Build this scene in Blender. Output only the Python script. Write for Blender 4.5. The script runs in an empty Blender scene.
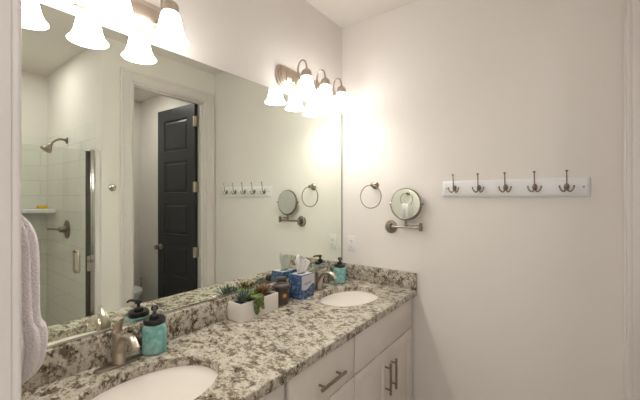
import bpy, bmesh, math, random
from mathutils import Vector, Matrix

sc = bpy.context.scene
COL = sc.collection
PI = math.pi
R = math.radians
random.seed(4)

# ------------------------------------------------------------------ camera, world, exposure
cam_d = bpy.data.cameras.new('camera')
cam_d.sensor_width = 36.0
cam_d.lens = 326.92 * 36.0 / 640.0
cam_d.shift_y = -3.0 / 640.0
cam_d.clip_start = 0.01
cam = bpy.data.objects.new('camera', cam_d)
COL.objects.link(cam)
CAM = Vector((1.3134, -2.031, 1.485))
cam.location = CAM
cam.rotation_euler = (PI / 2, 0, 0.6405)
sc.camera = cam

world = bpy.data.worlds.new('hall_light')
sc.world = world
world.use_nodes = True
bg = world.node_tree.nodes['Background']
bg.inputs[0].default_value = (1.0, 0.95, 0.90, 1)
bg.inputs[1].default_value = 1.05
LAMP = 9.2           # glow of the frosted shades
CAN_FILL = 105.0             # glow of the added recessed fill lights
LAMP_COL = (1.0, 0.972, 0.94)
BULB = 62.0            # glow of the bulbs inside the shades
DOME_FILL = 2.0             # glow of the added fill light on the bathroom ceiling
sc.view_settings.view_transform = 'Standard'
sc.view_settings.look = 'None'
sc.view_settings.exposure = 0.32
sc.view_settings.gamma = 1.0
sc.view_settings.use_curve_mapping = False

# ------------------------------------------------------------------ materials
def new_mat(name):
    m = bpy.data.materials.new(name)
    m.use_nodes = True
    nt = m.node_tree
    return m, nt, nt.nodes['Principled BSDF'], nt.nodes, nt.links

def s2l(c):
    return tuple(((x / 255 + 0.055) / 1.055) ** 2.4 if x > 10 else x / 255 / 12.92 for x in c) + (1,)

def simple(name, col, rough=0.5, metal=0.0, bump=0.0, bscale=60.0, var=0.0, vscale=8.0, spec=0.5):
    m, nt, b, N, L = new_mat(name)
    c = col if len(col) == 4 else tuple(col) + (1,)
    b.inputs['Base Color'].default_value = c
    b.inputs['Roughness'].default_value = rough
    b.inputs['Metallic'].default_value = metal
    b.inputs['Specular IOR Level'].default_value = spec
    tc = N.new('ShaderNodeTexCoord')
    if var > 0:
        n = N.new('ShaderNodeTexNoise'); n.inputs['Scale'].default_value = vscale; n.inputs['Detail'].default_value = 4
        L.new(tc.outputs['Object'], n.inputs['Vector'])
        r = N.new('ShaderNodeValToRGB')
        r.color_ramp.elements[0].position = 0.3; r.color_ramp.elements[1].position = 0.7
        r.color_ramp.elements[0].color = tuple(x * (1 - var) for x in c[:3]) + (1,)
        r.color_ramp.elements[1].color = tuple(min(1, x * (1 + var)) for x in c[:3]) + (1,)
        L.new(n.outputs['Fac'], r.inputs['Fac']); L.new(r.outputs['Color'], b.inputs['Base Color'])
    if bump > 0:
        n2 = N.new('ShaderNodeTexNoise'); n2.inputs['Scale'].default_value = bscale; n2.inputs['Detail'].default_value = 3
        L.new(tc.outputs['Object'], n2.inputs['Vector'])
        bp = N.new('ShaderNodeBump'); bp.inputs['Strength'].default_value = bump; bp.inputs['Distance'].default_value = 0.002
        L.new(n2.outputs['Fac'], bp.inputs['Height']); L.new(bp.outputs['Normal'], b.inputs['Normal'])
    return m

def granite():
    m, nt, b, N, L = new_mat('granite')
    tc = N.new('ShaderNodeTexCoord')
    mp = N.new('ShaderNodeMapping'); mp.inputs['Rotation'].default_value = (0.3, 0.2, 0.6)
    mp.inputs['Scale'].default_value = (1.0, 1.35, 1.0)
    L.new(tc.outputs['Object'], mp.inputs['Vector'])
    def noise(scale, detail, rough, dist=0.0, off=0.0):
        n = N.new('ShaderNodeTexNoise'); n.inputs['Scale'].default_value = scale
        n.inputs['Detail'].default_value = detail; n.inputs['Roughness'].default_value = rough
        n.inputs['Distortion'].default_value = dist
        if off:
            v = N.new('ShaderNodeVectorMath'); v.operation = 'ADD'; v.inputs[1].default_value = (off, off * 1.7, off * .6)
            L.new(mp.outputs['Vector'], v.inputs[0]); L.new(v.outputs[0], n.inputs['Vector'])
        else:
            L.new(mp.outputs['Vector'], n.inputs['Vector'])
        return n.outputs['Fac']
    def ramp(fac, p0, p1, inv=False):
        r = N.new('ShaderNodeMapRange'); r.inputs['From Min'].default_value = p0; r.inputs['From Max'].default_value = p1
        if inv: r.inputs['To Min'].default_value = 1; r.inputs['To Max'].default_value = 0
        L.new(fac, r.inputs['Value']); return r.outputs['Result']
    def mix(fac, a, c):
        x = N.new('ShaderNodeMix'); x.data_type = 'RGBA'
        L.new(fac, x.inputs['Factor'])
        for s, v in ((6, a), (7, c)):
            if isinstance(v, tuple): x.inputs[s].default_value = v
            else: L.new(v, x.inputs[s])
        return x.outputs[2]
    def madd(x, k, y):
        n = N.new('ShaderNodeMath'); n.operation = 'MULTIPLY_ADD'; n.inputs[1].default_value = k
        L.new(x, n.inputs[0]); L.new(y, n.inputs[2]); return n.outputs[0]
    big = noise(24, 3, .55, .4, 2.2)                   # patches where the darker crystals gather
    base = mix(ramp(noise(30, 6, .65), .36, .62), GR_CREAM, GR_BEIGE)
    base = mix(ramp(madd(big, .45, noise(58, 6, .7, .5, 3.1)), .72, .80), base, GR_TAN)
    base = mix(ramp(madd(big, .60, noise(50, 6, .72, .7, 7.7)), .84, .90), base, GR_GREY)
    base = mix(ramp(madd(big, .50, noise(66, 5, .7, .8, 12.3)), .86, .905), base, GR_DARK)
    base = mix(ramp(noise(95, 3, .6, .3, 5.5), .64, .70), base, GR_GREY)
    L.new(base, b.inputs['Base Color'])
    b.inputs['Roughness'].default_value = 0.22
    b.inputs['Specular IOR Level'].default_value = 0.45
    return m
GR_CREAM = s2l((208, 202, 190)); GR_BEIGE = s2l((184, 175, 158)); GR_TAN = s2l((142, 129, 110))
GR_GREY = s2l((106, 94, 80)); GR_DARK = s2l((54, 46, 40))

def tile(name, axes, col, grout, w=0.305, h=0.15, rough=0.15):
    m, nt, b, N, L = new_mat(name)
    tc = N.new('ShaderNodeTexCoord')
    sp = N.new('ShaderNodeSeparateXYZ'); L.new(tc.outputs['Object'], sp.inputs[0])
    cb = N.new('ShaderNodeCombineXYZ')
    L.new(sp.outputs[axes[0]], cb.inputs[0]); L.new(sp.outputs[axes[1]], cb.inputs[1])
    br = N.new('ShaderNodeTexBrick')
    br.inputs['Color1'].default_value = col; br.inputs['Color2'].default_value = tuple(x * .97 for x in col[:3]) + (1,)
    br.inputs['Mortar'].default_value = grout
    br.inputs['Scale'].default_value = 1.0; br.inputs['Mortar Size'].default_value = 0.003
    br.inputs['Brick Width'].default_value = w; br.inputs['Row Height'].default_value = h
    L.new(cb.outputs[0], br.inputs['Vector'])
    L.new(br.outputs['Color'], b.inputs['Base Color'])
    bp = N.new('ShaderNodeBump'); bp.inputs['Strength'].default_value = .4; bp.inputs['Distance'].default_value = .002; bp.invert = True
    L.new(br.outputs['Fac'], bp.inputs['Height']); L.new(bp.outputs['Normal'], b.inputs['Normal'])
    b.inputs['Roughness'].default_value = rough
    return m

def mirror_mat(name, col, rough=0.0):
    m = bpy.data.materials.new(name); m.use_nodes = True
    nt = m.node_tree; nt.nodes.clear()
    g = nt.nodes.new('ShaderNodeBsdfGlossy'); g.inputs['Color'].default_value = tuple(col) + (1,); g.inputs['Roughness'].default_value = rough
    o = nt.nodes.new('ShaderNodeOutputMaterial'); nt.links.new(g.outputs[0], o.inputs[0])
    return m

def pane_mat(name, tint):
    m = bpy.data.materials.new(name); m.use_nodes = True
    nt = m.node_tree; nt.nodes.clear(); N = nt.nodes; L = nt.links
    t = N.new('ShaderNodeBsdfTransparent'); t.inputs['Color'].default_value = tuple(tint) + (1,)
    g = N.new('ShaderNodeBsdfGlossy'); g.inputs['Roughness'].default_value = 0.0
    lw = N.new('ShaderNodeLayerWeight'); lw.inputs['Blend'].default_value = .5
    pw = N.new('ShaderNodeMath'); pw.operation = 'POWER'; pw.inputs[1].default_value = 5.0
    fr = N.new('ShaderNodeMath'); fr.operation = 'MULTIPLY_ADD'; fr.inputs[1].default_value = .95; fr.inputs[2].default_value = .045
    L.new(lw.outputs['Facing'], pw.inputs[0]); L.new(pw.outputs[0], fr.inputs[0])
    x = N.new('ShaderNodeMixShader'); o = N.new('ShaderNodeOutputMaterial')
    L.new(fr.outputs[0], x.inputs[0]); L.new(t.outputs[0], x.inputs[1]); L.new(g.outputs[0], x.inputs[2]); L.new(x.outputs[0], o.inputs[0])
    return m

def shade_mat():
    m, nt, b, N, L = new_mat('frosted_shade_glass')
    b.inputs['Base Color'].default_value = (.9, .88, .84, 1); b.inputs['Roughness'].default_value = .35
    tc = N.new('ShaderNodeTexCoord'); n = N.new('ShaderNodeTexNoise'); n.inputs['Scale'].default_value = 25; n.inputs['Detail'].default_value = 3
    L.new(tc.outputs['Object'], n.inputs['Vector'])
    mr = N.new('ShaderNodeMapRange'); mr.inputs['To Min'].default_value = LAMP * .85; mr.inputs['To Max'].default_value = LAMP * 1.15
    L.new(n.outputs['Fac'], mr.inputs['Value'])
    b.inputs['Emission Color'].default_value = LAMP_COL + (1,)
    L.new(mr.outputs['Result'], b.inputs['Emission Strength'])
    return m

def jar_mat():
    m, nt, b, N, L = new_mat('teal_jar_glass')
    tc = N.new('ShaderNodeTexCoord'); n = N.new('ShaderNodeTexNoise'); n.inputs['Scale'].default_value = 45; n.inputs['Detail'].default_value = 3
    L.new(tc.outputs['Object'], n.inputs['Vector'])
    r = N.new('ShaderNodeValToRGB'); r.color_ramp.elements[0].position = .35; r.color_ramp.elements[1].position = .7
    r.color_ramp.elements[0].color = s2l((128, 200, 194)); r.color_ramp.elements[1].color = s2l((194, 236, 230))
    L.new(n.outputs['Fac'], r.inputs['Fac']); L.new(r.outputs['Color'], b.inputs['Base Color'])
    b.inputs['Roughness'].default_value = .08; b.inputs['Transmission Weight'].default_value = .32; b.inputs['IOR'].default_value = 1.35
    return m

def cloth_mat(name, col, scale=900, bump=1.0):
    m, nt, b, N, L = new_mat(name)
    b.inputs['Roughness'].default_value = .95; b.inputs['Specular IOR Level'].default_value = .1
    tc = N.new('ShaderNodeTexCoord'); n = N.new('ShaderNodeTexNoise'); n.inputs['Scale'].default_value = scale * .25; n.inputs['Detail'].default_value = 4
    L.new(tc.outputs['Object'], n.inputs['Vector'])
    r = N.new('ShaderNodeValToRGB'); r.color_ramp.elements[0].position = .3; r.color_ramp.elements[1].position = .7
    r.color_ramp.elements[0].color = tuple(x * .84 for x in col[:3]) + (1,); r.color_ramp.elements[1].color = col
    L.new(n.outputs['Fac'], r.inputs['Fac']); L.new(r.outputs['Color'], b.inputs['Base Color'])
    bp = N.new('ShaderNodeBump'); bp.inputs['Strength'].default_value = bump; bp.inputs['Distance'].default_value = .006
    L.new(n.outputs['Fac'], bp.inputs['Height']); L.new(bp.outputs['Normal'], b.inputs['Normal'])
    return m

def box_mat():
    # printed tissue carton: blue with darker swirls
    m, nt, b, N, L = new_mat('printed_blue_card')
    tc = N.new('ShaderNodeTexCoord')
    w = N.new('ShaderNodeTexNoise'); w.inputs['Scale'].default_value = 32; w.inputs['Detail'].default_value = 2; w.inputs['Distortion'].default_value = 2.5
    L.new(tc.outputs['Object'], w.inputs['Vector'])
    r = N.new('ShaderNodeValToRGB'); e = r.color_ramp.elements
    e[0].position = .42; e[0].color = s2l((52, 76, 114)); e[1].position = .66; e[1].color = s2l((122, 150, 184))
    k = e.new(.55); k.color = s2l((66, 96, 140))
    L.new(w.outputs['Fac'], r.inputs['Fac']); L.new(r.outputs['Color'], b.inputs['Base Color'])
    b.inputs['Roughness'].default_value = .45
    return m

def leaf_mat(name, c0, c1, scale=30):
    m, nt, b, N, L = new_mat(name)
    tc = N.new('ShaderNodeTexCoord'); n = N.new('ShaderNodeTexNoise'); n.inputs['Scale'].default_value = scale
    L.new(tc.outputs['Object'], n.inputs['Vector'])
    r = N.new('ShaderNodeValToRGB'); r.color_ramp.elements[0].position = .38; r.color_ramp.elements[1].position = .62
    r.color_ramp.elements[0].color = s2l(c0); r.color_ramp.elements[1].color = s2l(c1)
    L.new(n.outputs['Fac'], r.inputs['Fac']); L.new(r.outputs['Color'], b.inputs['Base Color'])
    b.inputs['Roughness'].default_value = .45
    return m

WALL = s2l((235, 229, 223))
M = {
    'paint': simple('wall_paint', WALL, .75, bump=.05, bscale=300, var=.012, vscale=2),
    'paint2': simple('toilet_room_paint', WALL, .75, bump=.05, bscale=300),
    'ceil': simple('ceiling_paint', s2l((226, 220, 212)), .85, bump=.05, bscale=200),
    'trim': simple('trim_gloss_paint', s2l((224, 217, 213)), .35, var=.01, vscale=3),
    'cab': simple('cabinet_paint', s2l((228, 220, 211)), .4, var=.012, vscale=5),
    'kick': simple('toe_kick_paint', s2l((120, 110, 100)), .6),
    'granite': granite(),
    'floor': tile('floor_tile', (0, 1), s2l((176, 164, 150)), s2l((140, 130, 118)), .6, .3, .35),
    'tile_x': tile('shower_tile_side', (0, 2), s2l((236, 234, 226)), s2l((216, 213, 203))),
    'tile_y': tile('shower_tile_end', (1, 2), s2l((236, 234, 226)), s2l((216, 213, 203))),
    'mirror': mirror_mat('mirror_silver', (.915, .965, .885)),
    'mirror2': mirror_mat('shaving_mirror_silver', (.86, .89, .87)),
    'medge': simple('mirror_edge', s2l((70, 82, 74)), .3),
    'nickel': simple('brushed_nickel', s2l((196, 184, 170)), .33, 1.0, bump=.08, bscale=400),
    'nickel_d': simple('satin_nickel', s2l((150, 140, 128)), .3, 1.0, bump=.08, bscale=400),
    'pull': simple('pull_nickel', s2l((158, 144, 128)), .32, 1.0),
    'plate': simple('satin_back_plate', s2l((206, 192, 176)), .38, 1.0, bump=.08, bscale=400),
    'chrome': simple('chrome', s2l((205, 203, 198)), .12, 1.0),
    'bronze': simple('dark_seal', s2l((60, 56, 50)), .4),
    'porcelain': simple('porcelain', s2l((238, 238, 243)), .12, var=.005),
    'door': simple('black_door_paint', s2l((44, 45, 49)), .35, var=.05, vscale=4),
    'plastic': simple('white_plastic', s2l((236, 234, 230)), .35),
    'slot': simple('dark_slot', s2l((40, 36, 32)), .6),
    'black': simple('black_pump', s2l((34, 30, 29)), .35, var=.1, vscale=30),
    'jar': jar_mat(),
    'planter': simple('white_ceramic', s2l((236, 230, 222)), .5, bump=.05, bscale=100),
    'soil': simple('dark_soil', s2l((52, 42, 34)), .95, bump=.8, bscale=200),
    'brown': simple('brown_ceramic', s2l((74, 62, 54)), .4, var=.08, vscale=40),
    'orange': simple('orange_leaf_print', s2l((196, 132, 78)), .5),
    'card': box_mat(),
    'cardw': simple('pale_print', s2l((206, 204, 212)), .5, var=.04, vscale=60),
    'ink': simple('grey_print', s2l((120, 124, 140)), .5),
    'tissue': simple('tissue_paper', s2l((244, 242, 240)), .9, bump=.1, bscale=80),
    'towel': cloth_mat('terry_towel', s2l((246, 238, 240))),
    'shade': shade_mat(),
    'bulb': simple('bulb_glass', (.95, .93, .9), .3),
    'rail': simple('white_rail_paint', s2l((240, 239, 240)), .3),
    'hook': simple('pewter_hook', s2l((146, 131, 115)), .3, 1.0),
    'pane': pane_mat('shower_glass', (.975, .985, .97)),
    'sponge': simple('yellow_sponge', s2l((238, 198, 40)), .9, bump=.7, bscale=150),
    'aloe': leaf_mat('aloe_leaf', (62, 80, 70), (124, 142, 124), 60),
    'lime': leaf_mat('lime_leaf', (120, 156, 40), (190, 206, 84), 40),
    'green': leaf_mat('green_leaf', (54, 82, 40), (104, 128, 60), 50),
    'red': leaf_mat('red_leaf', (128, 72, 52), (104, 116, 60), 40),
    'purple': leaf_mat('purple_leaf', (62, 52, 54), (92, 96, 76), 40),
    'olive': leaf_mat('bead_leaf', (62, 84, 40), (112, 128, 66), 60),
}
_e = M['bulb'].node_tree.nodes['Principled BSDF']
_e.inputs['Emission Color'].default_value = LAMP_COL + (1,); _e.inputs['Emission Strength'].default_value = BULB

# ------------------------------------------------------------------ mesh helpers
class MB:
    def __init__(s): s.bm = bmesh.new()
    def box(s, x0, x1, y0, y1, z0, z1, bev=0.0, seg=2, mat=None):
        b = bmesh.new()
        bmesh.ops.create_cube(b, size=1)
        for v in b.verts:
            v.co = Vector((x0 + (v.co.x + .5) * (x1 - x0), y0 + (v.co.y + .5) * (y1 - y0), z0 + (v.co.z + .5) * (z1 - z0)))
        if bev: bmesh.ops.bevel(b, geom=b.edges[:], offset=bev, segments=seg, affect='EDGES', profile=.5)
        if mat is not None:
            for v in b.verts: v.co = mat @ v.co
        s._merge(b); return s
    def _merge(s, b):
        me = bpy.data.meshes.new('t'); b.to_mesh(me); b.free(); s.bm.from_mesh(me); bpy.data.meshes.remove(me)
    def loft(s, rings, cap0=True, cap1=True, closed=True):
        vs = [[s.bm.verts.new(p) for p in r] for r in rings]
        n = len(vs[0])
        for a, b in zip(vs, vs[1:]):
            for i in range(n if closed else n - 1):
                j = (i + 1) % n
                s.bm.faces.new((a[i], a[j], b[j], b[i]))
        if cap0 and closed: s.bm.faces.new(list(reversed(vs[0])))
        if cap1 and closed: s.bm.faces.new(vs[-1])
        return s
    def lathe(s, prof, c=(0, 0, 0), seg=24, axis='Z', sx=1.0, sy=1.0, power=2.0, mat=None, cap0=True, cap1=True):
        rings = []
        for r, h in prof:
            ring = []
            for k in range(seg):
                a = 2 * PI * k / seg; ca, sa = math.cos(a), math.sin(a)
                if power != 2.0:
                    q = (abs(ca) ** power + abs(sa) ** power) ** (-1 / power)
                else: q = 1
                p = Vector((r * q * ca * sx, r * q * sa * sy, h))
                if axis == 'Y': p = Vector((p.x, p.z, p.y))
                elif axis == '-Y': p = Vector((p.x, -p.z, p.y))
                elif axis == 'X': p = Vector((p.z, p.x, p.y))
                elif axis == '-X': p = Vector((-p.z, p.x, p.y))
                if mat is not None: p = mat @ p
                ring.append(p + Vector(c))
            rings.append(ring)
        return s.loft(rings, cap0, cap1)
    def tube(s, pts, rad, seg=10, caps=True, flat=None, up=None):
        pts = [Vector(p) for p in pts]
        if not isinstance(rad, (list, tuple)): rad = [rad] * len(pts)
        rings = []; prev = None
        for i, p in enumerate(pts):
            t = (pts[min(i + 1, len(pts) - 1)] - pts[max(i - 1, 0)]).normalized()
            if prev is None:
                u = Vector(up) if up else (Vector((0, 0, 1)) if abs(t.z) < .9 else Vector((1, 0, 0)))
            else: u = prev
            u = (u - t * u.dot(t)).normalized(); prev = u
            w = t.cross(u)
            r = rad[i]; ra, rb = (r if isinstance(r, (list, tuple)) else (r, r))
            rings.append([p + u * ra * math.cos(2 * PI * k / seg) + w * rb * math.sin(2 * PI * k / seg) for k in range(seg)])
        return s.loft(rings, caps, caps)
    def ring(s, c, rad, r, normal=(0, 1, 0), seg=40, sseg=8):
        n = Vector(normal).normalized(); u = n.orthogonal().normalized(); w = n.cross(u); c = Vector(c)
        g = []
        for i in range(seg):
            a = 2 * PI * i / seg; d = u * math.cos(a) + w * math.sin(a)
            g.append([s.bm.verts.new(c + d * (rad + r * math.cos(2 * PI * k / sseg)) + n * r * math.sin(2 * PI * k / sseg)) for k in range(sseg)])
        for i in range(seg):
            for k in range(sseg):
                i2 = (i + 1) % seg; k2 = (k + 1) % sseg
                s.bm.faces.new((g[i][k], g[i2][k], g[i2][k2], g[i][k2]))
        return s
    def grid(s, P, closed_u=False):
        V = [[s.bm.verts.new(p) for p in row] for row in P]
        for a, b in zip(V, V[1:]):
            for i in range(len(a) - 1): s.bm.faces.new((a[i], a[i + 1], b[i + 1], b[i]))
        return s
    def build(s, name, mat, parent=None, smooth=True, angle=38, **tags):
        bmesh.ops.recalc_face_normals(s.bm, faces=s.bm.faces[:])
        me = bpy.data.meshes.new(name); s.bm.to_mesh(me); s.bm.free()
        me.materials.append(M[mat])
        if smooth:
            for p in me.polygons: p.use_smooth = True
            me.set_sharp_from_angle(angle=R(angle))
        o = bpy.data.objects.new(name, me); COL.objects.link(o)
        if parent: o.parent = parent
        for k, v in tags.items(): o[k] = v
        return o

def thing(name, label, cat, loc=(0, 0, 0), rz=0, group=None):
    o = bpy.data.objects.new(name, None); COL.objects.link(o)
    o.location = loc; o.rotation_euler = (0, 0, rz); o.empty_display_size = .05
    o['label'] = label; o['category'] = cat
    if group: o['group'] = group
    return o

def dup(root, loc, label=None, rz=None):
    r = root.copy(); COL.objects.link(r); r.location = loc
    if rz is not None: r.rotation_euler = (0, 0, rz)
    if label: r['label'] = label
    for ch in list(root.children):
        c = ch.copy(); COL.objects.link(c); c.parent = r
        for g in list(ch.children):
            d = g.copy(); COL.objects.link(d); d.parent = c
    return r

def structure(name, mb, mat, **kw):
    o = mb.build(name, mat, **kw); o['kind'] = 'structure'; return o

def bez(p0, p1, p2, p3, n=10):
    p0, p1, p2, p3 = map(Vector, (p0, p1, p2, p3))
    return [p0 * (1 - t) ** 3 + p1 * 3 * t * (1 - t) ** 2 + p2 * 3 * t * t * (1 - t) + p3 * t ** 3 for t in [i / n for i in range(n + 1)]]

def smoothpath(pts, n=6):
    pts = [Vector(p) for p in pts]; out = []
    for i in range(len(pts) - 1):
        a = pts[max(i - 1, 0)]; b = pts[i]; c = pts[i + 1]; d = pts[min(i + 2, len(pts) - 1)]
        for k in range(n):
            t = k / n
            out.append(.5 * ((2 * b) + (c - a) * t + (2 * a - 5 * b + 4 * c - d) * t * t + (3 * b - a - 3 * c + d) * t ** 3))
    out.append(pts[-1]); return out

# ------------------------------------------------------------------ setting
W = 1.552; H = 2.73; YF = -1.93; YN = -2.07           # right wall, ceiling, front wall faces
OP0, OP1, OPZ = -.799, -.104, 2.435                   # toilet-room opening in the right wall
WT = .115                                             # wall thickness
SH = -1.005                                           # shower side wall
structure('floor', MB().box(-.1, 3.3, YN, .1, -.1, 0), 'floor', smooth=False)
structure('ceiling', MB().box(-.1, 3.3, YN, .1, H, H + .1), 'ceil', smooth=False)
structure('wall_left', MB().box(-.1, 0, YN, .1, 0, H), 'paint', smooth=False)
structure('wall_back', MB().box(0, 3.3, 0, .1, 0, H), 'paint', smooth=False)
wr = MB()
wr.box(W, W + WT, OP1, 0, 0, H); wr.box(W, W + WT, OP0, OP1, OPZ, H)
wr.box(W, W + WT, SH - .012, OP0, 0, H)
structure('wall_right', wr, 'paint', smooth=False)
wf = MB()
wf.box(0, .70, YN, YF, 0, H); wf.box(.70, 1.47, YN, YF, 2.44, H); wf.box(1.47, 3.3, YN, YF, 0, H)
structure('wall_front', wf, 'paint', smooth=False)
structure('wall_toilet_far', MB().box(3.16, 3.26, -.885, 0, 0, H), 'paint2', smooth=False)
structure('wall_toilet_side', MB().box(W + WT, 3.16, -.94, -.885, 0, H), 'paint2', smooth=False)
TZ = 2.09
structure('wall_shower_side', MB().box(W + WT, 2.97, SH, -.94, 0, H), 'paint', smooth=False)
structure('wall_shower_side_tile', MB().box(W + WT, 2.96, SH - .012, SH, 0, TZ), 'tile_x', smooth=False)
structure('wall_shower_far', MB().box(2.97, 3.16, YF, -.94, 0, H), 'paint', smooth=False)
structure('wall_shower_far_tile', MB().box(2.958, 2.97, YF, SH - .012, 0, TZ), 'tile_y', smooth=False)
structure('trim_shower_curb', MB().box(W, W + WT, YF, SH - .012, 0, .10, .005), 'tile_y')

def casing_x(mb, x, y0, y1, ztop, w=.089, flip=-1):
    """door casing on a wall face at x: flat boards with a raised backband and an inner bead; the head sits on the legs"""
    def b(t, ya, yb, za, zb, bev): mb.box(x - t, x - .0005, ya, yb, za, zb, bev)
    for s_, yi in ((-1, y0), (1, y1)):
        o = yi + s_ * w
        b(.014, min(yi, o), max(yi, o), 0, ztop + w, .002)
        p = o - s_ * .020; q = o + s_ * .0007
        b(.021, min(p, q), max(p, q), 0, ztop + w + .0007, .004)
        p = yi + s_ * .012; q = yi - s_ * .0007
        b(.018, min(p, q), max(p, q), 0, ztop + .012, .004)
    b(.0136, y0, y1, ztop, ztop + w - .0004, .002)
    b(.0206, y0 - w + .021, y1 + w - .021, ztop + w - .020, ztop + w + .0004, .004)
    b(.0176, y0 + .002, y1 - .002, ztop - .0007, ztop + .0116, .004)
c = MB(); casing_x(c, W, OP0, OP1, OPZ, .089, -1)
structure('trim_1', c, 'trim')
j = MB()                                              # jamb lining with stop of the toilet-room opening
j.box(W - .004, W + WT + .001, OP1 - .0165, OP1 - .0005, 0, OPZ, .001); j.box(W - .004, W + WT + .001, OP0 + .0005, OP0 + .0165, 0, OPZ, .001)
j.box(W - .0038, W + WT + .001, OP0 + .017, OP1 - .017, OPZ - .0165, OPZ - .0005, .001)
j.box(W + .03, W + .065, OP1 - .028, OP1 - .016, 0, OPZ - .016, .002); j.box(W + .03, W + .065, OP0 + .016, OP0 + .028, 0, OPZ - .016, .002)
j.box(W + .03, W + .065, OP0 + .016, OP1 - .016, OPZ - .028, OPZ - .016, .002)
structure('trim_2', j, 'trim')
e = MB()                                              # entrance casing and jamb the camera stands in
e.box(.612, .700, YF + .0005, YF + .014, 0, 2.52, .002); e.box(.611, .632, YF + .0005, YF + .020, 0, 2.521, .004); e.box(.687, .7015, YF + .0005, YF + .018, 0, 2.438, .005, 3)
e.box(1.47, W - .001, YF + .0005, YF + .0138, 0, 2.519, .002); e.box(.702, 1.469, YF + .0005, YF + .0136, 2.44, 2.5185, .002)
e.box(.690, .7035, YN, YF + .006, 0, 2.439, .001); e.box(1.464, 1.48, YN, YF + .006, 0, 2.439, .001); e.box(.704, 1.4635, YN, YF + .006, 2.424, 2.4385, .001)
structure('trim_3', e, 'trim')
structure('trim_4', MB().box(W + .02, W + .09, -1.047, SH - .0125, .1, 1.848, .002), 'trim')
bb = MB(); bb.box(.57, W, -.014, 0, 0, .11, .003); structure('baseboard_back', bb, 'trim')
bb = MB(); bb.box(W - .014, W, SH - .01, OP0 - .09, 0, .11, .003); structure('baseboard_right', bb, 'trim')

# toilet-room door: five raised panels, hinged on the far jamb, standing open
door = bpy.data.objects.new('door_1', None); COL.objects.link(door); door['kind'] = 'structure'
door.location = (W + WT - .008, OP1 - .022, 0); door.rotation_euler = (0, 0, R(-3))
DW, DH, DT = .655, 2.415, .036
dm = MB()
def panel_face(mb, u0, u1, z0, z1, y, s):
    """recessed moulding with a raised field, on the face at y looking towards s"""
    def rect(i, d): return [Vector((u0 + i, y + s * d, z0 + i)), Vector((u1 - i, y + s * d, z0 + i)), Vector((u1 - i, y + s * d, z1 - i)), Vector((u0 + i, y + s * d, z1 - i))]
    mb.loft([rect(0, 0), rect(.006, -.0005), rect(.012, -.010), rect(.022, -.010), rect(.040, -.003), rect(.044, -.003)], False, True)
st, rl = .112, .10
zs = [.19]
ph = (DH - .19 - .12 - 4 * rl) / 5
panels = []
z = .19
for k in range(5):
    panels.append((z, z + ph)); z += ph + rl
for s_, yy in ((-1, -DT), (1, 0)):
    # stiles and rails as a flat grid around the panels
    def quad(u0, u1, z0, z1):
        dm.bm.faces.new([dm.bm.verts.new(p) for p in ((u0, yy, z0), (u1, yy, z0), (u1, yy, z1), (u0, yy, z1))])
    quad(0, st, 0, DH); quad(DW - st, DW, 0, DH)
    zz = 0
    for (a, b) in panels:
        quad(st, DW - st, zz, a); zz = b
        panel_face(dm, st, DW - st, a, b, yy, s_)
    quad(st, DW - st, zz, DH)
for q in (((0, 0), (0, -DT)), ((DW, -DT), (DW, 0))):
    (a, b), (c_, d) = q
    dm.bm.faces.new([dm.bm.verts.new(p) for p in ((a, b, 0), (c_, d, 0), (c_, d, DH), (a, b, DH))])
for zz in (0, DH):
    dm.bm.faces.new([dm.bm.verts.new(p) for p in ((0, 0, zz), (DW, 0, zz), (DW, -DT, zz), (0, -DT, zz))])
leaf = dm.build('door_leaf', 'door', door, smooth=False); leaf.location.z = .01
for hz in (.25, .93, 1.586, 2.244):
    h = MB(); h.box(-.02, .004, -.036, .002, hz - .05, hz + .05, .001); h.tube([(-.004, -.04, hz - .052), (-.004, -.04, hz + .052)], .007, 10)
    h.box(.0, .022, -.0385, -.036, hz - .05, hz + .05, .001)
    h.build('hinge', 'nickel', door)
kb = MB(); KX = DW - .06
kb.lathe([(.03, 0), (.03, .006), (.012, .012), (.011, .035), (.02, .042), (.027, .055), (.025, .068), (.012, .075)], (KX, -DT, .94), 20, '-Y')
kb.lathe([(.03, 0), (.03, .006), (.012, .012), (.011, .035), (.02, .042), (.027, .055), (.025, .068), (.012, .075)], (KX, 0, .94), 20, 'Y')
kb.build('door_knob', 'nickel', door)

# ------------------------------------------------------------------ wall mirror
MZ0, MZ1 = 1.0045, 2.0902
wm = thing('wall_mirror', 'large frameless rectangular mirror filling the wall above the granite backsplash', 'mirror', (0, 0, MZ0))
MH = MZ1 - MZ0
MB().box(.0005, .005, YF + .003, -.001, 0.001, MH, 0).build('backing', 'medge', wm, smooth=False)
g = MB(); g.grid([[(.0056, YF + .004, .002), (.0056, -.012, .002)], [(.0056, YF + .004, MH - .001), (.0056, -.012, MH - .001)]])
g.build('glass', 'mirror', wm, smooth=False)
MB().box(.0, .009, YF + .003, -.003, 0, .009, .001).build('channel', 'chrome', wm)

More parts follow.
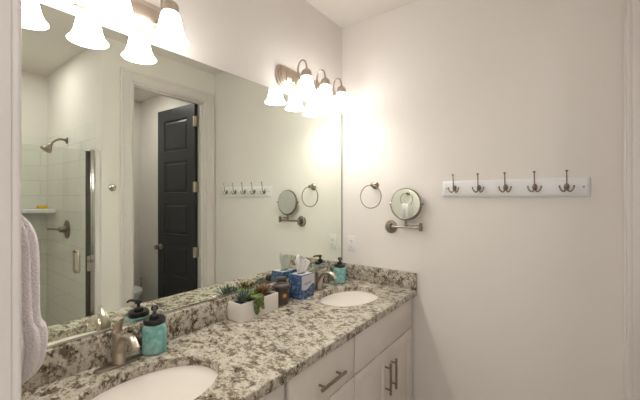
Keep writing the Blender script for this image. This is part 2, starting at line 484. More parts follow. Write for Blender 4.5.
# ------------------------------------------------------------------ vanity
def front_slab(mb, y0, y1, z0, z1, x0=.5055, x1=.545):
    mb.box(x0, x1, y0, y1, z0, z1, .0025)
def door_panel(mb, y0, y1, z0, z1, x0=.5055, x1=.545):
    def rect(i, x): return [Vector((x, y0 + i, z0 + i)), Vector((x, y1 - i, z0 + i)), Vector((x, y1 - i, z1 - i)), Vector((x, y0 + i, z1 - i))]
    mb.loft([rect(0, x0), rect(0, x1 - .0025), rect(.0025, x1), rect(.055, x1), rect(.059, x1 - .011), rect(.066, x1 - .011), rect(.092, x1 - .002), rect(.095, x1 - .001)], True, True)
def bar_pull(parent, c, length, axis):
    m = MB(); h = length / 2; c = Vector(c); a = Vector((0, 1, 0)) if axis == 'Y' else Vector((0, 0, 1))
    out = Vector((.032, 0, 0))
    m.tube([c + out - a * h, c + out + a * h], .0066, 12)
    for s_ in (-1, 1):
        m.tube([c + a * s_ * (h - .025), c + out + a * s_ * (h - .025)], .0046, 10)
    return m.build('handle', 'pull', parent)
def carcass(root, y0, y1):
    m = MB(); m.box(.003, .505, y0, y1, .10, .864)
    m.build('body', 'cab', root, smooth=False)
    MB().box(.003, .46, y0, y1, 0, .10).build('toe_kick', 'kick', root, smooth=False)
def sink_base(label, y0, y1, filler0=.0, filler1=.0):
    t = thing('vanity_cabinet', label, 'cabinet', (0, 0, 0), 0, 'white vanity cabinets')
    carcass(t, y0, y1)
    a, b = y0 + .004 + filler0, y1 - .004 - filler1
    m = MB(); front_slab(m, a, b, .669, .855); m.build('false_front', 'cab', t)
    mid = (a + b) / 2
    for (p, q, hy) in ((a, mid - .0015, mid - .036), (mid + .0015, b, mid + .036)):
        m = MB(); door_panel(m, p, q, .125, .660); d = m.build('door', 'cab', t)
        bar_pull(d, (.545, hy, .515), .165, 'Z')
    return t
sink_base('white two-door sink cabinet at the back wall, under the far sink', -.731, -.002, 0, .022)
t = thing('vanity_cabinet', 'white three-drawer cabinet between the two sink cabinets', 'cabinet', (0, 0, 0), 0, 'white vanity cabinets')
carcass(t, -1.19, -.732)
for z0, z1 in ((.668, .855), (.40, .659), (.125, .390)):
    m = MB(); front_slab(m, -1.176, -.737, z0, z1); d = m.build('drawer', 'cab', t)
    bar_pull(d, (.545, -.945, .748 if z0 > .6 else (z0 + z1) / 2), .17, 'Y')
sink_base('white sink cabinet nearest the camera, under the near sink', YF + .003, -1.191, .0, .008)

# countertop with two oval sink cut-outs
CT0, CT1, CD = .8645, .90, .568
SINKS = [(.287, -.362), (.296, -1.540)]
SA, SB = .163, .222                                     # semi-axes of the cut-outs (x, y)
ct = thing('countertop', 'speckled cream and brown granite vanity countertop with two oval sink cut-outs', 'countertop', (0, 0, 0))
cm = MB()
def counter_cell(mb, y0, y1, cx, cy):
    x0, x1 = .002, CD
    angs = [2 * PI * k / 64 for k in range(64)] + [math.atan2(y - cy, x - cx) % (2 * PI) for x in (x0, x1) for y in (y0, y1)]
    angs = sorted(angs)
    inn, outr = [], []
    for a in angs:
        ca, sa = math.cos(a), math.sin(a)
        q = 1 / math.sqrt((ca / SA) ** 2 + (sa / SB) ** 2)
        inn.append((cx + q * ca, cy + q * sa))
        tx = ((x1 if ca > 0 else x0) - cx) / ca if abs(ca) > 1e-9 else 1e9
        ty = ((y1 if sa > 0 else y0) - cy) / sa if abs(sa) > 1e-9 else 1e9
        q = min(tx, ty); outr.append((cx + q * ca, cy + q * sa))
    def at(l, z): return [Vector((x, y, z)) for x, y in l]
    sm = []
    for (x, y) in inn:
        d = Vector((x - cx, y - cy)); d *= (1 + .003 / d.length); sm.append((cx + d.x, cy + d.y))
    mb.loft([at(outr, CT0), at(outr, CT1 - .003), at([(min(x, CD - .003), y) for x, y in outr], CT1), at(sm, CT1), at(inn, CT1 - .003), at(inn, CT0), at(outr, CT0)], False, False)
counter_cell(cm, -.9475, -.002, *SINKS[0]); counter_cell(cm, YF + .002, -.9475, *SINKS[1])
bmesh.ops.remove_doubles(cm.bm, verts=cm.bm.verts[:], dist=1e-5)
cm.build('slab', 'granite', ct, angle=30)
o = MB().box(.001, .0225, YF + .002, -.002, CT1, 1.0036, .002).build('backsplash', 'granite')
o['label'] = 'long speckled granite backsplash strip under the big mirror'; o['category'] = 'backsplash'
o = MB().box(.0228, CD, -.0225, -.001, CT1, 1.0036, .002).build('side_splash', 'granite')
o['label'] = 'short speckled granite splash strip along the back wall, under the outlet'; o['category'] = 'backsplash'

# undermount sinks
def sink(label, c):
    t = thing('sink', label, 'sink', (c[0], c[1], 0), 0, 'oval undermount sinks')
    prof_in = [(1.0, CT0 - .001), (1.0, CT0 - .012), (.97, .82), (.9, .775), (.78, .742), (.55, .724), (.2, .714), (.1, .712)]
    rings = []
    def el(k, z, add=0): return [Vector(((SA + .004 + add) * k * math.cos(2 * PI * i / 48), (SB + .004 + add) * k * math.sin(2 * PI * i / 48), z)) for i in range(48)]
    rings.append(el(1, CT0 - .014, .022)); rings.append(el(1, CT0 - .001, .022))
    for k, z in prof_in: rings.append(el(k, z))
    for k, z in reversed(prof_in[2:]): rings.append(el(k, z - .012, .012))
    m = MB(); m.loft(rings, True, False); b = m.build('basin', 'porcelain', t, angle=60)
    m = MB(); m.lathe([(.008, .7125), (.024, .7135), (.026, .716), (.02, .7185), (.006, .7195)], (0, 0, 0), 24); m.build('drain', 'nickel', t)
    return t
sink('white oval sink set in the granite under the far faucet, by the back wall', SINKS[0])
sink('white oval sink set in the granite nearest the camera, beside the near faucet', SINKS[1])

# faucets
def faucet(label, loc):
    t = thing('faucet', label, 'faucet', loc, 0, 'single-lever sink faucets')
    m = MB()
    rings = []
    for z_, k in ((0, 1), (.004, 1), (.007, .93), (.008, .8)):
        ring = []
        for i in range(40):
            a = 2 * PI * i / 40; ca, sa = math.cos(a), math.sin(a)
            ring.append(Vector((.027 * k * ca * (1 - .25 * abs(sa) ** 3), .079 * (k * .5 + .5) * (abs(sa) ** 1.15) * (1 if sa > 0 else -1), z_)))
        rings.append(ring)
    m.loft(rings); m.build('base_plate', 'nickel_d', t)
    m = MB()                                            # body: oval column with a waist
    m.lathe([(.0225, .007), (.021, .02), (.0185, .05), (.0185, .08), (.0195, .1), (.017, .112), (.008, .117)], (0, 0, 0), 24, sx=1.05, sy=.92)
    m.build('body', 'nickel', t)
    m = MB()
    pts = smoothpath([(.008, 0, .050), (.028, 0, .088), (.062, 0, .112), (.102, 0, .112), (.131, 0, .090)], 5)
    n = len(pts)
    m.tube(pts, [(.014 - .0035 * i / n, .0155 - .003 * i / n) for i in range(n)], 16)
    m.build('spout', 'nickel', t)
    m = MB()                                            # lever: blade that rises from the back of the body and leans forward
    pts = smoothpath([(-.012, 0, .095), (-.012, 0, .120), (.002, 0, .143), (.024, 0, .161), (.048, 0, .173)], 4)
    n = len(pts)
    m.tube(pts, [(.011 * (1 - .65 * i / (n - 1)), .0175 * (1 - .72 * (i / (n - 1)) ** 1.5)) for i in range(n)], 14, up=(1, 0, 0))
    m.build('lever', 'nickel', t)
    return t
fa = faucet('brushed nickel single-lever faucet nearest the camera, left of a teal dispenser', (.066, -1.535, CT1))
dup(fa, (.066, -.375, CT1), 'brushed nickel single-lever faucet behind the blue tissue box')

# soap dispensers
def dispenser(label, loc, rz):
    t = thing('soap_dispenser', label, 'soap dispenser', loc, rz, 'teal mason jar soap dispensers')
    m = MB()
    m.lathe([(.030, 0), (.0385, .003), (.042, .010), (.0425, .03), (.0425, .085), (.041, .098), (.037, .108), (.034, .112), (.034, .121), (.0, .121)][:-1], (0, 0, 0), 32, power=2.9)
    jar = m.build('jar', 'jar', t, angle=60)
    m = MB(); m.lathe([(.0375, .108), (.039, .110), (.039, .124), (.037, .1275), (.034, .128), (.033, .1265), (.018, .1265)], (0, 0, 0), 32); m.build('lid', 'black', t)
    m = MB(); m.lathe([(.018, .126), (.0185, .130), (.0165, .140), (.012, .143), (.0065, .146), (.0065, .156), (.0125, .158), (.013, .168), (.010, .173)], (0, 0, 0), 20)
    m.tube(smoothpath([(.004, 0, .165), (.025, 0, .167), (.042, 0, .165), (.05, 0, .158)], 4), [.007, .0066, .0062, .006, .0058, .0056, .0054, .0052, .005, .005, .0048, .0046, .0044], 10)
    m.build('pump', 'black', t)
    return t
sd = dispenser('teal glass soap dispenser with black pump beside the near sink', (.0705, -1.412, CT1), R(-28))
dup(sd, (.089, -.163, CT1), 'teal glass soap dispenser with black pump in the far corner by the outlet', R(-52))

# planter box with succulents
PX0, PX1, PY0, PY1, PH = .024, .116, -1.038, -.790, .086
t = thing('planter', 'white rectangular ceramic planter box holding succulents beside the backsplash', 'planter', ((PX0 + PX1) / 2, (PY0 + PY1) / 2, CT1))
hx, hy = (PX1 - PX0) / 2, (PY1 - PY0) / 2
def rr(k, z, x=hx, y=hy): return [Vector((-x + k, -y + k, z)), Vector((x - k, -y + k, z)), Vector((x - k, y - k, z)), Vector((-x + k, y - k, z))]
m = MB(); m.loft([rr(.001, 0), rr(0, .002), rr(0, PH - .001), rr(.001, PH), rr(.006, PH), rr(.007, PH - .002), rr(.007, PH - .02)], True, True); m.build('body', 'planter', t)
MB().box(-hx + .0072, hx - .0072, -hy + .0072, hy - .0072, PH - .0195, PH - .010).build('soil', 'soil', t, smooth=False)
SZ = CT1 + PH - .0098
def leafblade(mb, base, az, el, length, w, th, curve=.5, seg=6, tipk=.12, belly=.35):
    base = Vector(base); d = Vector((math.cos(az), math.sin(az), 0)); side = Vector((-d.y, d.x, 0))
    rings = []; p = base.copy(); e = el
    for i in range(seg + 1):
        u = i / seg
        dirv = d * math.cos(e) + Vector((0, 0, math.sin(e))); nrm = -d * math.sin(e) + Vector((0, 0, math.cos(e)))
        ww = w * (tipk + (1 - tipk) * (math.sin(PI * min(1, (u * (1 - belly) + belly * .9)) ) if u > .0 else .8)) if u < 1 else w * .03
        tt = th * (1 - .8 * u)
        rings.append([p + side * ww * .5, p + nrm * tt * .25 + side * ww * .25, p + nrm * tt * .15, p + nrm * tt * .25 - side * ww * .25, p - side * ww * .5, p - nrm * tt * .6])
        p = p + dirv * length / seg; e += -curve / seg
    mb.loft(rings)
def rosette(name, label, mat, x, y, n, L, w, th, e0, e1, curve, seed, tip=.12, belly=.35):
    rnd = random.Random(seed)
    m = MB()
    for k in range(n):
        f = k / (n - 1); az = k * 2.39996 + rnd.uniform(-.15, .15); el = e0 + (e1 - e0) * f + rnd.uniform(-.08, .08)
        leafblade(m, (.004 * math.cos(az), .004 * math.sin(az), .001 + .008 * f), az, el, L * (1 - .35 * f) * rnd.uniform(.88, 1.1), w * (1 - .3 * f), th, curve, 6, tip, belly)
    lo = min(v.co.z for v in m.bm.verts)
    m.lathe([(.004, lo), (.006, .004), (.005, .012)], (0, 0, 0), 8)
    o = m.build(name, mat, None, angle=70)
    lo = min(v.co.z for v in o.data.vertices)
    o.location = (x, y, SZ - lo)
    o['label'] = label; o['category'] = 'succulent'; o['group'] = 'succulents in the white planter'
    return o
rosette('aloe', 'dark grey-green spiky aloe rosette at the near end of the white planter', 'aloe', .066, -.985, 28, .076, .0135, .006, .12, 1.3, -.3, 3)
rosette('succulent', 'bright lime green rosette low at the back of the white planter', 'lime', .047, -.921, 22, .044, .017, .006, .35, 1.3, -.3, 5, .3, .25)
rosette('succulent', 'dark purple spiky rosette behind the lime one in the white planter', 'purple', .044, -.950, 14, .062, .009, .004, .75, 1.4, .1, 7)
rosette('succulent', 'leafy green rosette in the middle of the white planter', 'green', .052, -.880, 24, .048, .013, .005, .4, 1.4, -.2, 9, .25, .3)
rosette('succulent', 'reddish spiky rosette towards the far end of the white planter', 'red', .070, -.868, 24, .074, .012, .005, .6, 1.45, .2, 11, .2)
rosette('succulent', 'reddish green upright rosette at the far end of the white planter', 'red', .052, -.822, 20, .062, .011, .004, .55, 1.4, .2, 13, .2)
# trailing one with bead leaves over the front lip
m = MB(); rnd = random.Random(21)
for y0, drop in ((-.957, .040), (-.951, .058), (-.944, .063), (-.937, .050), (-.926, .026), (-.914, .040), (-.908, .044)):
    pts = smoothpath([(.082, y0 * .6 + .4 * -.93, SZ), (.098, y0, SZ + .024), (PX1 + .004, y0, SZ + .021), (PX1 + .009, y0 + rnd.uniform(-.002, .002), SZ + .003), (PX1 + .008, y0 + rnd.uniform(-.004, .004), SZ + .008 - drop)], 5)
    m.tube(pts, .0012, 5)
    for i, p in enumerate(pts[3:]):
        for q in range(3):
            r_ = rnd.uniform(.0035, .0055); off = Vector((rnd.uniform(.001, .005), rnd.uniform(-.004, .004), rnd.uniform(-.003, .003)))
            m.lathe([(r_ * .3, -r_ * 1.4), (r_ * .9, -r_ * .5), (r_, 0), (r_ * .8, r_ * .7), (r_ * .2, r_ * 1.2)], p + off, 7)
lo = min(v.co.z for v in m.bm.verts)
o = m.build('trailing_succulent', 'olive', None, angle=70)
o['label'] = 'trailing olive green succulent spilling over the front of the white planter'; o['category'] = 'succulent'; o['group'] = 'succulents in the white planter'

# brown canister
t = thing('toothbrush_holder', 'dark brown lidded canister with an orange leaf mark beside the blue tissue box', 'toothbrush holder', (.0745, -.718, CT1), R(-38))
m = MB(); m.lathe([(.030, 0), (.0335, .002), (.035, .01), (.0365, .085), (.037, .094)], (0, 0, 0), 28); m.build('body', 'brown', t)
m = MB(); m.lathe([(.037, .089), (.047, .093), (.049, .099), (.047, .105), (.038, .113), (.02, .117), (.004, .118)], (0, 0, 0), 28); m.build('lid', 'brown', t)
for a in (-60, -20, 20, 60):
    m = MB(); m.lathe([(.0105, .0), (.0115, .0035), (.008, .004)], (.028 * math.cos(R(a)), .028 * math.sin(R(a)), .1115), 14, mat=Matrix.Rotation(R(a), 4, 'Z') @ Matrix.Rotation(R(25), 4, 'Y'))
    m.build('opening', 'slot', t, label='dark round opening in the lid')
m = MB(); m.box(-.040, -.010, -.027, .027, .110, .142, .007, 3); m.build('knob', 'brown', t)
m = MB()
pr = []
for k in range(16):
    a = 2 * PI * k / 16; rad = .0115 * (1 + .10 * math.cos(5 * a)); pr.append((rad * math.sin(a), rad * math.cos(a)))
def wrap(u, v, r): return Vector((r * math.cos(u / .036 + R(16)), r * math.sin(u / .036 + R(16)), .052 + v))
m.loft([[wrap(u, v, .0352) for u, v in pr], [wrap(u, v, .0372) for u, v in pr]]); m.build('leaf_mark', 'orange', t, label='orange leaf mark')

# tissue box
TX0, TX1, TY0, TY1, TH = .026, .122, -.612, -.490, .137
t = thing('tissue_box', 'blue patterned cube tissue box between the brown canister and far faucet', 'tissue box', ((TX0 + TX1) / 2, (TY0 + TY1) / 2, CT1))
tx, ty = (TX1 - TX0) / 2, (TY1 - TY0) / 2
MB().box(-tx, tx, -ty, ty, 0, TH, .0015).build('carton', 'card', t)
m = MB()                                                 # pale printed field on the front, wavy lower edge, turning onto the top
top = []; 
P = [[], []]
for k in range(17):
    u = -ty + .006 + (2 * ty - .008) * k / 16
    zb = .052 + .016 * (k / 16) + .009 * math.sin(k / 16 * 6.0 + 2.6)
    P[0].append((tx + .0006, u, zb)); P[1].append((tx + .0006, u, TH - .004))
m.grid(P); 
m.grid([[(-tx + .012, -ty + .012, TH + .0006), (-tx + .012, ty - .012, TH + .0006)], [(tx - .003, -ty + .012, TH + .0006), (tx - .003, ty - .012, TH + .0006)]])
m.build('pale_panel', 'cardw', t, label='pale grey printed field')
m = MB()                                                 # faded illegible script
pts = [(tx + .0012, -.032 + .064 * k / 40, .083 + .006 * math.sin(k * 1.15) + .003 * math.sin(k * .37) + .006 * k / 40) for k in range(41)]
m.tube(pts, [(.0016, .0006)] * 41, 6, up=(0, 0, 1)); m.build('script', 'ink', t, label='faded grey script')
m = MB(); m.lathe([(.03, TH), (.031, TH + .0009), (.028, TH + .0012)], (0, 0, 0), 24, sx=.62, sy=1.0); m.build('slot', 'slot', t)
m = MB()
def sheet(pl, pr, x0, x1, ph, lean):
    """one folded ply between a left edge and a right edge (y, z), pleated in x"""
    rows = []
    for i in range(11):
        f = i / 10; row = []
        def along(E):
            g = f * (len(E) - 1); q = min(int(g), len(E) - 2); return E[q][0] + (E[q + 1][0] - E[q][0]) * (g - q), E[q][1] + (E[q + 1][1] - E[q][1]) * (g - q)
        (ya, za), (yb, zb) = along(pl), along(pr)
        for k in range(15):
            h = k / 14
            xx = x0 + (x1 - x0) * h + (.004 + .010 * f) * math.sin(h * 7.5 + ph + f * 1.2) * (.4 + .6 * math.sin(PI * h)) + lean * f
            row.append(Vector((xx, ya + (yb - ya) * h, TH + .0012 + za + (zb - za) * h)))
        rows.append(row)
    m.grid(rows)
sheet([(-.020, 0), (-.030, .035), (-.042, .080), (-.034, .112)], [(.022, 0), (.042, .022), (.072, .056), (-.018, .108)], -.004, .006, 0, .004)
sheet([(-.018, 0), (-.024, .03), (-.028, .06), (-.020, .09)], [(.024, 0), (.044, .022), (.058, .046), (.022, .082)], .006, -.006, 2.2, .016)
sheet([(-.022, 0), (-.034, .03), (-.038, .07), (-.024, .102)], [(.018, 0), (.028, .03), (.044, .066), (.004, .1)], -.004, -.012, 4.2, -.010)
tis = m.build('tissue', 'tissue', t, angle=50)
sol = tis.modifiers.new('ply', 'SOLIDIFY'); sol.thickness = .0006

# ------------------------------------------------------------------ vanity lights
def vanity_light(label, y, sp):
    t = thing('vanity_light', label, 'wall light', (0, y, 0), 0, 'three-shade vanity lights')
    def plate(mb, hl, hh, x0, x1, bev):
        def rg(x, k):
            r = []
            hhk = hh - k; hlk = hl - k
            cr = hhk * .98
            for i in range(13):
                a = -PI / 2 + PI * i / 12; r.append(Vector((x, hlk - cr * .62 + cr * .62 * math.cos(a), 2.186 + hhk * math.sin(a))))
            for i in range(13):
                a = PI / 2 + PI * i / 12; r.append(Vector((x, -hlk + cr * .62 + cr * .62 * math.cos(a), 2.186 + hhk * math.sin(a))))
            return r
        mb.loft([rg(x0, 0), rg(x1 - bev, 0), rg(x1, bev)])
    m = MB(); plate(m, .305, .062, .0005, .012, .004); plate(m, .292, .053, .012, .020, .003); plate(m, .280, .045, .020, .027, .003); m.build('back_plate', 'plate', t)
    m = MB(); m.box(.026, .034, -.245, .245, 2.186 - .030, 2.186 + .030, .003); m.build('center_panel', 'plate', t)
    for k in (-1, 0, 1):
        yy = k * sp
        m = MB()
        pts = smoothpath([(.030, yy, 2.163), (.052, yy, 2.152), (.070, yy, 2.166), (.068, yy, 2.2), (.066, yy, 2.238), (.077, yy, 2.267), (.098, yy, 2.278), (.119, yy, 2.267), (.129, yy, 2.24), (.13, yy, 2.215)], 5)
        m.tube(pts, .0052, 10); m.lathe([(.012, 0), (.012, .004), (.007, .008)], (.033, yy, 2.163), 14, 'X')
        arm = m.build('arm', 'nickel', t)
        m = MB(); m.lathe([(.028, 2.173), (.0295, 2.176), (.0295, 2.197), (.027, 2.208), (.020, 2.215), (.010, 2.219), (.007, 2.226)], (.13, yy, 0), 24); m.build('cup', 'nickel', t)
        m = MB()
        prof = [(.0265, 2.178), (.031, 2.172), (.036, 2.156), (.0405, 2.132), (.046, 2.106), (.054, 2.085), (.066, 2.070)]
        inner = [(r_ - .003, z_) for r_, z_ in reversed(prof)]
        m.lathe(prof + inner, (.13, yy, 0), 32, cap0=False, cap1=False)
        m.lathe([(.0265, 2.178), (.01, 2.179)], (.13, yy, 0), 32, cap0=False, cap1=True)
        sh = m.build('shade', 'shade', t, angle=60)
        m = MB(); m.lathe([(.012, 2.177), (.013, 2.160), (.021, 2.14), (.026, 2.122), (.024, 2.105), (.014, 2.093), (.004, 2.091)], (.13, yy, 0), 16); m.build('bulb', 'bulb', t)
    return t
vl = vanity_light('brushed nickel wall light with three frosted bell shades, above the near sink', -1.566, .184)
dup(vl, (0, -.388, 0), 'brushed nickel wall light with three frosted bell shades, in the corner above the far sink')

# ------------------------------------------------------------------ back wall items
# towel ring (back wall) and its twin on the front wall
def towel_ring(label, loc, rz, cx):
    t = thing('towel_ring', label, 'towel ring', loc, rz, 'nickel towel rings')
    m = MB(); m.lathe([(.027, .0005), (.027, .005), (.022, .010), (.012, .014), (.010, .040), (.013, .046), (.013, .056), (.008, .062)], (0, 0, 0), 24, '-Y'); m.build('post', 'nickel_d', t)
    m = MB(); m.ring((cx, -.056, -.078), .078, .0036, (0, 1, 0), 48); m.build('ring', 'nickel_d', t)
    return t
towel_ring('empty nickel towel ring on the back wall above the outlet', (.275, 0, 1.566), 0, -.007)

# magnifying mirror on swing arm
t = thing('magnifying_mirror', 'round nickel shaving mirror on a folding arm on the back wall', 'mirror', (.394, 0, 1.288))
m = MB(); m.lathe([(.043, .0005), (.043, .008), (.040, .012), (.030, .014)], (0, 0, 0), 32, '-Y')
m.box(-.010, .010, -.046, -.012, -.024, .024, .003); m.build('wall_plate', 'nickel_d', t)
MC = Vector((.511 - .394, -.050, 1.443 - 1.288))          # mirror centre
el = Vector((.604 - .394, -.036, .012))                  # elbow
m = MB(); m.tube([(0, -.034, 0.004), (el.x, el.y, .004)], .0065, 12); m.build('arm', 'nickel_d', t)
m = MB(); m.tube([(el.x, el.y, -.014), (el.x, el.y, .036)], .0105, 14); m.tube([(el.x, el.y, .024), (MC.x, MC.y + .01, .024)], .0055, 12)
m.lathe([(.009, .012), (.009, .034)], (MC.x, MC.y + .01, 0), 14); m.build('arm', 'nickel_d', t)
tgt = Vector((-.262, -1.87, 1.455)); here = Vector((.511, -.050, 1.443))
nrm = ((CAM - here).normalized() + (tgt - here).normalized()).normalized()
rot = nrm.to_track_quat('Z', 'Y').to_matrix().to_4x4()
m = MB(); m.tube([(MC.x, MC.y + .01, .03), (MC.x, MC.y + .004, .048)], .0055, 10)
side = rot @ Vector((1, 0, 0)); upv = rot @ Vector((0, 1, 0))
bk = [MC - nrm * .006 + side * .104 * math.cos(R(a)) + upv * .104 * math.sin(R(a)) for a in range(180, 361, 10)]
m.tube(bk, .0042, 8)
for s_ in (-1, 1):
    m.tube([MC - nrm * .006 + side * s_ * .094, MC - nrm * .006 + side * s_ * .116], [.0055, .0065], 10)
m.build('yoke', 'nickel_d', t)
m = MB(); m.lathe([(.0945, .003), (.0975, .004), (.0995, 0), (.0995, -.014), (.096, -.018), (.0945, -.017)], MC, 48, mat=rot, cap0=False, cap1=False)
m.lathe([(.0945, .003), (.0945, -.017)], MC, 48, mat=rot, cap0=False, cap1=False); m.build('rim', 'nickel_d', t)
m = MB(); m.lathe([(.0946, -.0155), (.0946, .0025)], MC, 48, mat=rot); m.build('glass', 'mirror2', t)

# outlet
t = thing('outlet', 'white duplex outlet plate on the back wall beside the big mirror', 'outlet', (.088, 0, 1.149))
MB().box(-.035, .035, -.006, -.0003, -.0575, .0575, .003).build('plate', 'plastic', t)
for zz in (-.0195, .0195):
    m = MB(); m.lathe([(.0165, .0), (.0165, .008), (.0155, .009)], (0, 0, zz), 20, '-Y', sy=.85); so = m.build('socket', 'plastic', t)
    m = MB()
    for xx in (-.006, .006): m.box(xx - .0013, xx + .0013, -.0097, -.0085, zz - .002, zz + .007)
    m.lathe([(.0026, .0085), (.0026, .0097)], (0, 0, zz - .0075), 10, '-Y')
    m.build('slot', 'slot', so, label='dark plug slots')
m = MB(); m.lathe([(.003, .006), (.003, .0072)], (0, 0, 0), 10, '-Y'); m.build('screw', 'nickel', t)

# hook rail
t = thing('hook_rail', 'white wooden rail with five pewter triple hooks on the back wall', 'hook rail', (1.073, 0, 1.534))
m = MB(); hl, hh = .343, .0463
def rq(i, d): return [Vector((-hl + i, -d, -hh + i)), Vector((hl - i, -d, -hh + i)), Vector((hl - i, -d, hh - i)), Vector((-hl + i, -d, hh - i))]
m.loft([rq(0, .0003), rq(0, .010), rq(.004, .0135), rq(.010, .0155), rq(.012, .0185), rq(.016, .019)]); m.build('board', 'rail', t)
for xx in (-.318, .318):
    m = MB(); m.lathe([(.004, .0185), (.004, .0205), (.002, .0212)], (xx, 0, 0), 10, '-Y'); m.build('screw', 'hook', t)
hook0 = None
for k in range(5):
    xx = -.2725 + .1312 * k
    if hook0 is None:
        m = MB()
        m.lathe([(.013, .0185), (.014, .022), (.012, .027), (.006, .031)], (0, 0, .002), 18, '-Y', sx=.85, sy=1.25)
        pts = smoothpath([(0, -.026, .000), (0, -.040, -.004), (0, -.050, .010), (0, -.052, .040), (0, -.056, .066), (0, -.060, .076)], 4)
        m.tube(pts, [.0038 - .0012 * i / (len(pts) - 1) for i in range(len(pts))], 10)
        m.lathe([(.003, .072), (.0065, .078), (.0065, .0805), (.0035, .0825)], (0, -.060, 0), 14)
        for s_ in (-1, 1):
            pts = smoothpath([(0, -.024, -.002), (s_ * .007, -.034, -.018), (s_ * .015, -.041, -.021), (s_ * .024, -.046, -.011), (s_ * .028, -.047, .001)], 4)
            m.tube(pts, [.0040 - .0008 * i / (len(pts) - 1) for i in range(len(pts))], 10)
            m.lathe([(.002, -.002), (.0046, .001), (.0046, .004), (.002, .006)], (s_ * .0283, -.047, .002), 10)
        hook0 = m.build('hook', 'hook', t, angle=60); hook0.location.x = xx
    else:
        c_ = hook0.copy(); COL.objects.link(c_); c_.parent = t; c_.location.x = xx

# ------------------------------------------------------------------ front wall: towel on its ring
towel_ring('nickel towel ring on the front wall, carrying the hand towel', (.262, YF, 1.585), PI, .0)
m = MB(); rings = []
NS = 72
spec = [  # z, centre x, half width x, y front, y back
    (1.455, .262, .044, -1.848, -1.886), (1.449, .262, .052, -1.830, -1.892), (1.430, .262, .058, -1.813, -1.900), (1.39, .262, .064, -1.798, -1.902), (1.34, .263, .070, -1.795, -1.905),
    (1.28, .264, .075, -1.795, -1.908), (1.215, .265, .079, -1.795, -1.910), (1.180, .265, .082, -1.792, -1.910), (1.174, .265, .087, -1.780, -1.911), (1.13, .265, .088, -1.777, -1.911),
    (1.09, .262, .084, -1.780, -1.911), (1.06, .256, .074, -1.792, -1.908), (1.044, .250, .064, -1.806, -1.900), (1.040, .25, .055, -1.82, -1.89)]
for (z_, cx, hw, yf, yb) in spec:
    ring = []; cy = (yf + yb) / 2; hd = (yf - yb) / 2
    for k in range(NS):
        a = 2 * PI * k / NS
        fold = 1 - .42 * math.exp(-((a - 1.0 + .5 * (z_ - 1.2)) / .17) ** 2) - .30 * math.exp(-((a - .3 - .4 * (z_ - 1.2)) / .15) ** 2) + .05 * math.sin(a * 9 + z_ * 4)
        ring.append(Vector((cx + hw * fold * math.cos(a), cy + hd * fold * math.sin(a) * (.75 + .25 * abs(math.sin(a))), z_ + .006 * math.sin(a * 3))))
    rings.append(ring)
m.loft(rings)
tw = m.build('hand_towel', 'towel', None, angle=80)
tw['label'] = 'pale lavender terry hand towel hanging at the left edge in front of the mirror'; tw['category'] = 'towel'
sm = tw.modifiers.new('sub', 'SUBSURF'); sm.levels = 1; sm.render_levels = 2

# ------------------------------------------------------------------ right wall: robe hook
t = thing('robe_hook', 'small round nickel robe hook on the wall strip between shower and dark door', 'hook', (W, -.944, 1.56))
m = MB(); m.lathe([(.029, .0005), (.029, .005), (.024, .010), (.012, .013)], (0, 0, 0), 24, '-X'); m.build('flange', 'chrome', t)
m = MB(); m.tube(smoothpath([(-.01, 0, 0), (-.035, 0, -.004), (-.052, 0, .0), (-.058, 0, .012)], 4), [.008] * 5 + [.007] * 4 + [.0075] * 4, 12); m.build('peg', 'chrome', t)

# ------------------------------------------------------------------ shower
GX = W + .055
t = thing('shower_door', 'clear frameless glass shower door with a chrome strike post', 'shower door', (GX, 0, .10))
MB().box(-.004, .004, YF + .004, -1.1045, .004, 1.742, .001).build('glass', 'pane', t, smooth=False)
MB().box(-.016, .016, -1.078, -1.0475, 0, 1.748, .003).build('strike_post', 'chrome', t)
MB().box(-.009, .009, -1.104, -1.0785, .004, 1.735, .001).build('seal', 'bronze', t, label='dark vertical seal strip')
MB().box(-.019, .013, -1.1, -1.05, 0.82, .94, .002).build('latch', 'chrome', t)
m = MB()
for s_ in (-1, 1):
    z0, z1 = .918 - .10, 1.095 - .10
    m.tube(smoothpath([(s_ * .004, -1.166, z0 + .012), (s_ * .030, -1.166, z0 + .012), (s_ * .054, -1.166, z0 + .024), (s_ * .057, -1.166, (z0 + z1) / 2), (s_ * .054, -1.166, z1 - .024), (s_ * .030, -1.166, z1 - .012), (s_ * .004, -1.166, z1 - .012)], 4), .0095, 10)
    for zz in (z0 + .012, z1 - .012): m.lathe([(.013, .004), (.013, .009)], (0, -1.166, zz), 14, 'X' if s_ > 0 else '-X')
m.build('handle', 'nickel', t)
SX = 2.335; SY = SH - .012
t = thing('overhead_shower', 'nickel shower head on a bent arm high on the tiled wall', 'shower head', (SX, SY, 2.0))
m = MB(); m.lathe([(.030, .0005), (.030, .004), (.018, .012), (.010, .014)], (0, 0, 0), 20, '-Y'); m.build('flange', 'nickel_d', t)
m = MB(); pth = smoothpath([(0, -.005, 0), (0, -.05, .006), (0, -.09, -.012), (0, -.118, -.046)], 5); m.tube(pth, .0105, 12); m.build('arm', 'nickel_d', t)
dirv = Vector((0, -.55, -.835)).normalized(); rm = dirv.to_track_quat('Z', 'Y').to_matrix().to_4x4()
m = MB(); m.lathe([(.012, -.006), (.017, .004), (.017, .014), (.024, .024), (.040, .055), (.044, .066), (.043, .074), (.036, .075), (.03, .072)], Vector((0, -.116, -.044)), 24, mat=rm); m.build('head', 'nickel_d', t)
t = thing('shower_valve', 'round nickel shower valve plate with a lever handle', 'shower valve', (SX, SY, 1.19))
m = MB(); m.lathe([(.085, .0005), (.085, .005), (.070, .012), (.035, .018)], (0, 0, 0), 32, '-Y'); m.build('plate', 'nickel_d', t)
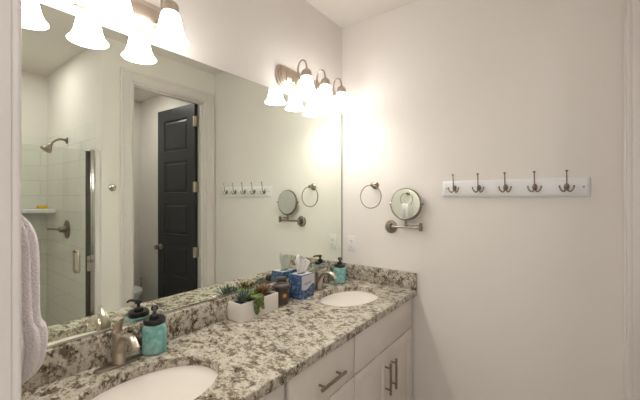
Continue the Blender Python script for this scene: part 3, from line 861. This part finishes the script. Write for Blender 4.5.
m = MB(); m.lathe([(.030, .015), (.026, .045), (.024, .060), (.012, .064)], (0, 0, 0), 20, '-Y'); m.tube([(0, -.045, 0), (.05, -.075, .004), (.10, -.115, .008)], [.013, .010, .011], 12); m.build('lever', 'nickel_d', t)
m = MB(); cx, cy, rr_ = 2.9575, SY - .0005, .30
def quarter(r, z_): return [Vector((cx, cy, z_))] + [Vector((cx - r * math.cos(a * PI / 36), cy - r * math.sin(a * PI / 36), z_)) for a in range(19)]
m.loft([quarter(rr_ - .006, 1.330), quarter(rr_, 1.336), quarter(rr_, 1.366), quarter(rr_ - .006, 1.372)])
o = m.build('shower_shelf', 'porcelain')
o['label'] = 'white quarter-round corner shelf in the shower under the yellow sponge'; o['category'] = 'shelf'
o = MB().box(2.775, 2.83, -1.125, -1.045, 1.3722, 1.402, .006).build('sponge', 'sponge')
o['label'] = 'yellow sponge lying on the white shower shelf'; o['category'] = 'sponge'

# added fill lights shaped as recessed lamps, out of view in the side rooms
can_fill_m = simple('fill_downlight_lens', (.95, .93, .9), .4)
_c = can_fill_m.node_tree.nodes['Principled BSDF']; _c.inputs['Emission Color'].default_value = LAMP_COL + (1,); _c.inputs['Emission Strength'].default_value = CAN_FILL
M['can_fill'] = can_fill_m
def fill_downlight(label, x, y):
    t = thing('ceiling_fill_light', label, 'fill light', (x, y, H), 0, 'added recessed fill lights')
    m = MB(); m.lathe([(.062, -.001), (.085, -.001), (.088, -.004), (.080, -.007), (.064, -.004)], (0, 0, 0), 32, cap0=False, cap1=False); m.build('trim_ring', 'plastic', t)
    m = MB(); m.lathe([(.066, -.0006), (.066, -.003)], (0, 0, 0), 32); m.build('lens', 'can_fill', t)
t = thing('ceiling_fill_light', 'added round fill light, unseen in the middle of the bathroom ceiling', 'fill light', (.98, -1.05, H))  # fill light added above the frame, shaped as a flush ceiling lamp
m = MB(); m.lathe([(.17, -.0005), (.175, -.004), (.175, -.022), (.168, -.026), (.15, -.026)], (0, 0, 0), 40); m.build('pan', 'nickel', t)
dome_fill_m = simple('fill_dome_glass', (.95, .93, .9), .4)
_d = dome_fill_m.node_tree.nodes['Principled BSDF']; _d.inputs['Emission Color'].default_value = LAMP_COL + (1,); _d.inputs['Emission Strength'].default_value = DOME_FILL
M['dome'] = dome_fill_m
m = MB(); m.lathe([(.163, -.0262), (.160, -.045), (.14, -.068), (.10, -.084), (.05, -.092), (.004, -.094)], (0, 0, 0), 40); m.build('dome', 'dome', t)
fill_downlight('added round recessed fill light, unseen above the shower', 2.30, -1.47)
fill_downlight('added round recessed fill light, unseen in the toilet room ceiling', 2.42, -.55)

# ------------------------------------------------------------------ toilet room
t = thing('toilet', 'white toilet with closed lid, half hidden by the opening of the toilet room', 'toilet', (2.74, -.385, 0))
def oval(cx, a, b, z_, n=36, back=.0):
    r = []
    for k in range(n):
        an = 2 * PI * k / n; ca, sa = math.cos(an), math.sin(an)
        r.append(Vector((cx + (a if ca < 0 else a * .85) * ca, b * sa, z_)))
    return r
m = MB(); m.loft([oval(.06, .19, .11, 0), oval(.06, .185, .105, .10), oval(.05, .17, .10, .18), oval(.02, .21, .14, .27), oval(0, .24, .178, .36), oval(0, .245, .185, .39)]); m.build('bowl', 'porcelain', t, angle=60)
m = MB(); m.loft([oval(0, .247, .187, .3905), oval(0, .25, .19, .396), oval(0, .25, .19, .404), oval(0, .246, .186, .407)]); m.build('seat', 'plastic', t)
m = MB(); m.loft([oval(0, .247, .187, .408), oval(0, .25, .19, .412), oval(0, .248, .188, .420), oval(0, .22, .16, .427), oval(0, .08, .06, .430)]); m.build('lid', 'plastic', t, angle=60)
m = MB(); m.box(.23, .415, -.20, .20, .38, .74, .02, 3); m.box(.22, .417, -.21, .21, .74, .775, .008); m.build('tank', 'porcelain', t)
m = MB(); m.lathe([(.012, 0), (.012, .006)], (.23, -.14, .68), 14, '-X'); m.tube([(.222, -.14, .68), (.218, -.08, .672)], .006, 8); m.build('flush_lever', 'nickel', t)
t = thing('toilet_brush', 'slim metal toilet brush standing in its holder in the toilet room corner', 'toilet brush', (2.93, -.095, 0))
m = MB(); m.lathe([(.045, 0), (.047, .004), (.045, .12), (.042, .13), (.012, .132)], (0, 0, 0), 24); m.build('holder', 'nickel', t)
m = MB(); m.lathe([(.0095, .131), (.0095, .465), (.013, .47), (.014, .482), (.008, .49)], (0, 0, 0), 14); m.build('handle', 'nickel', t)
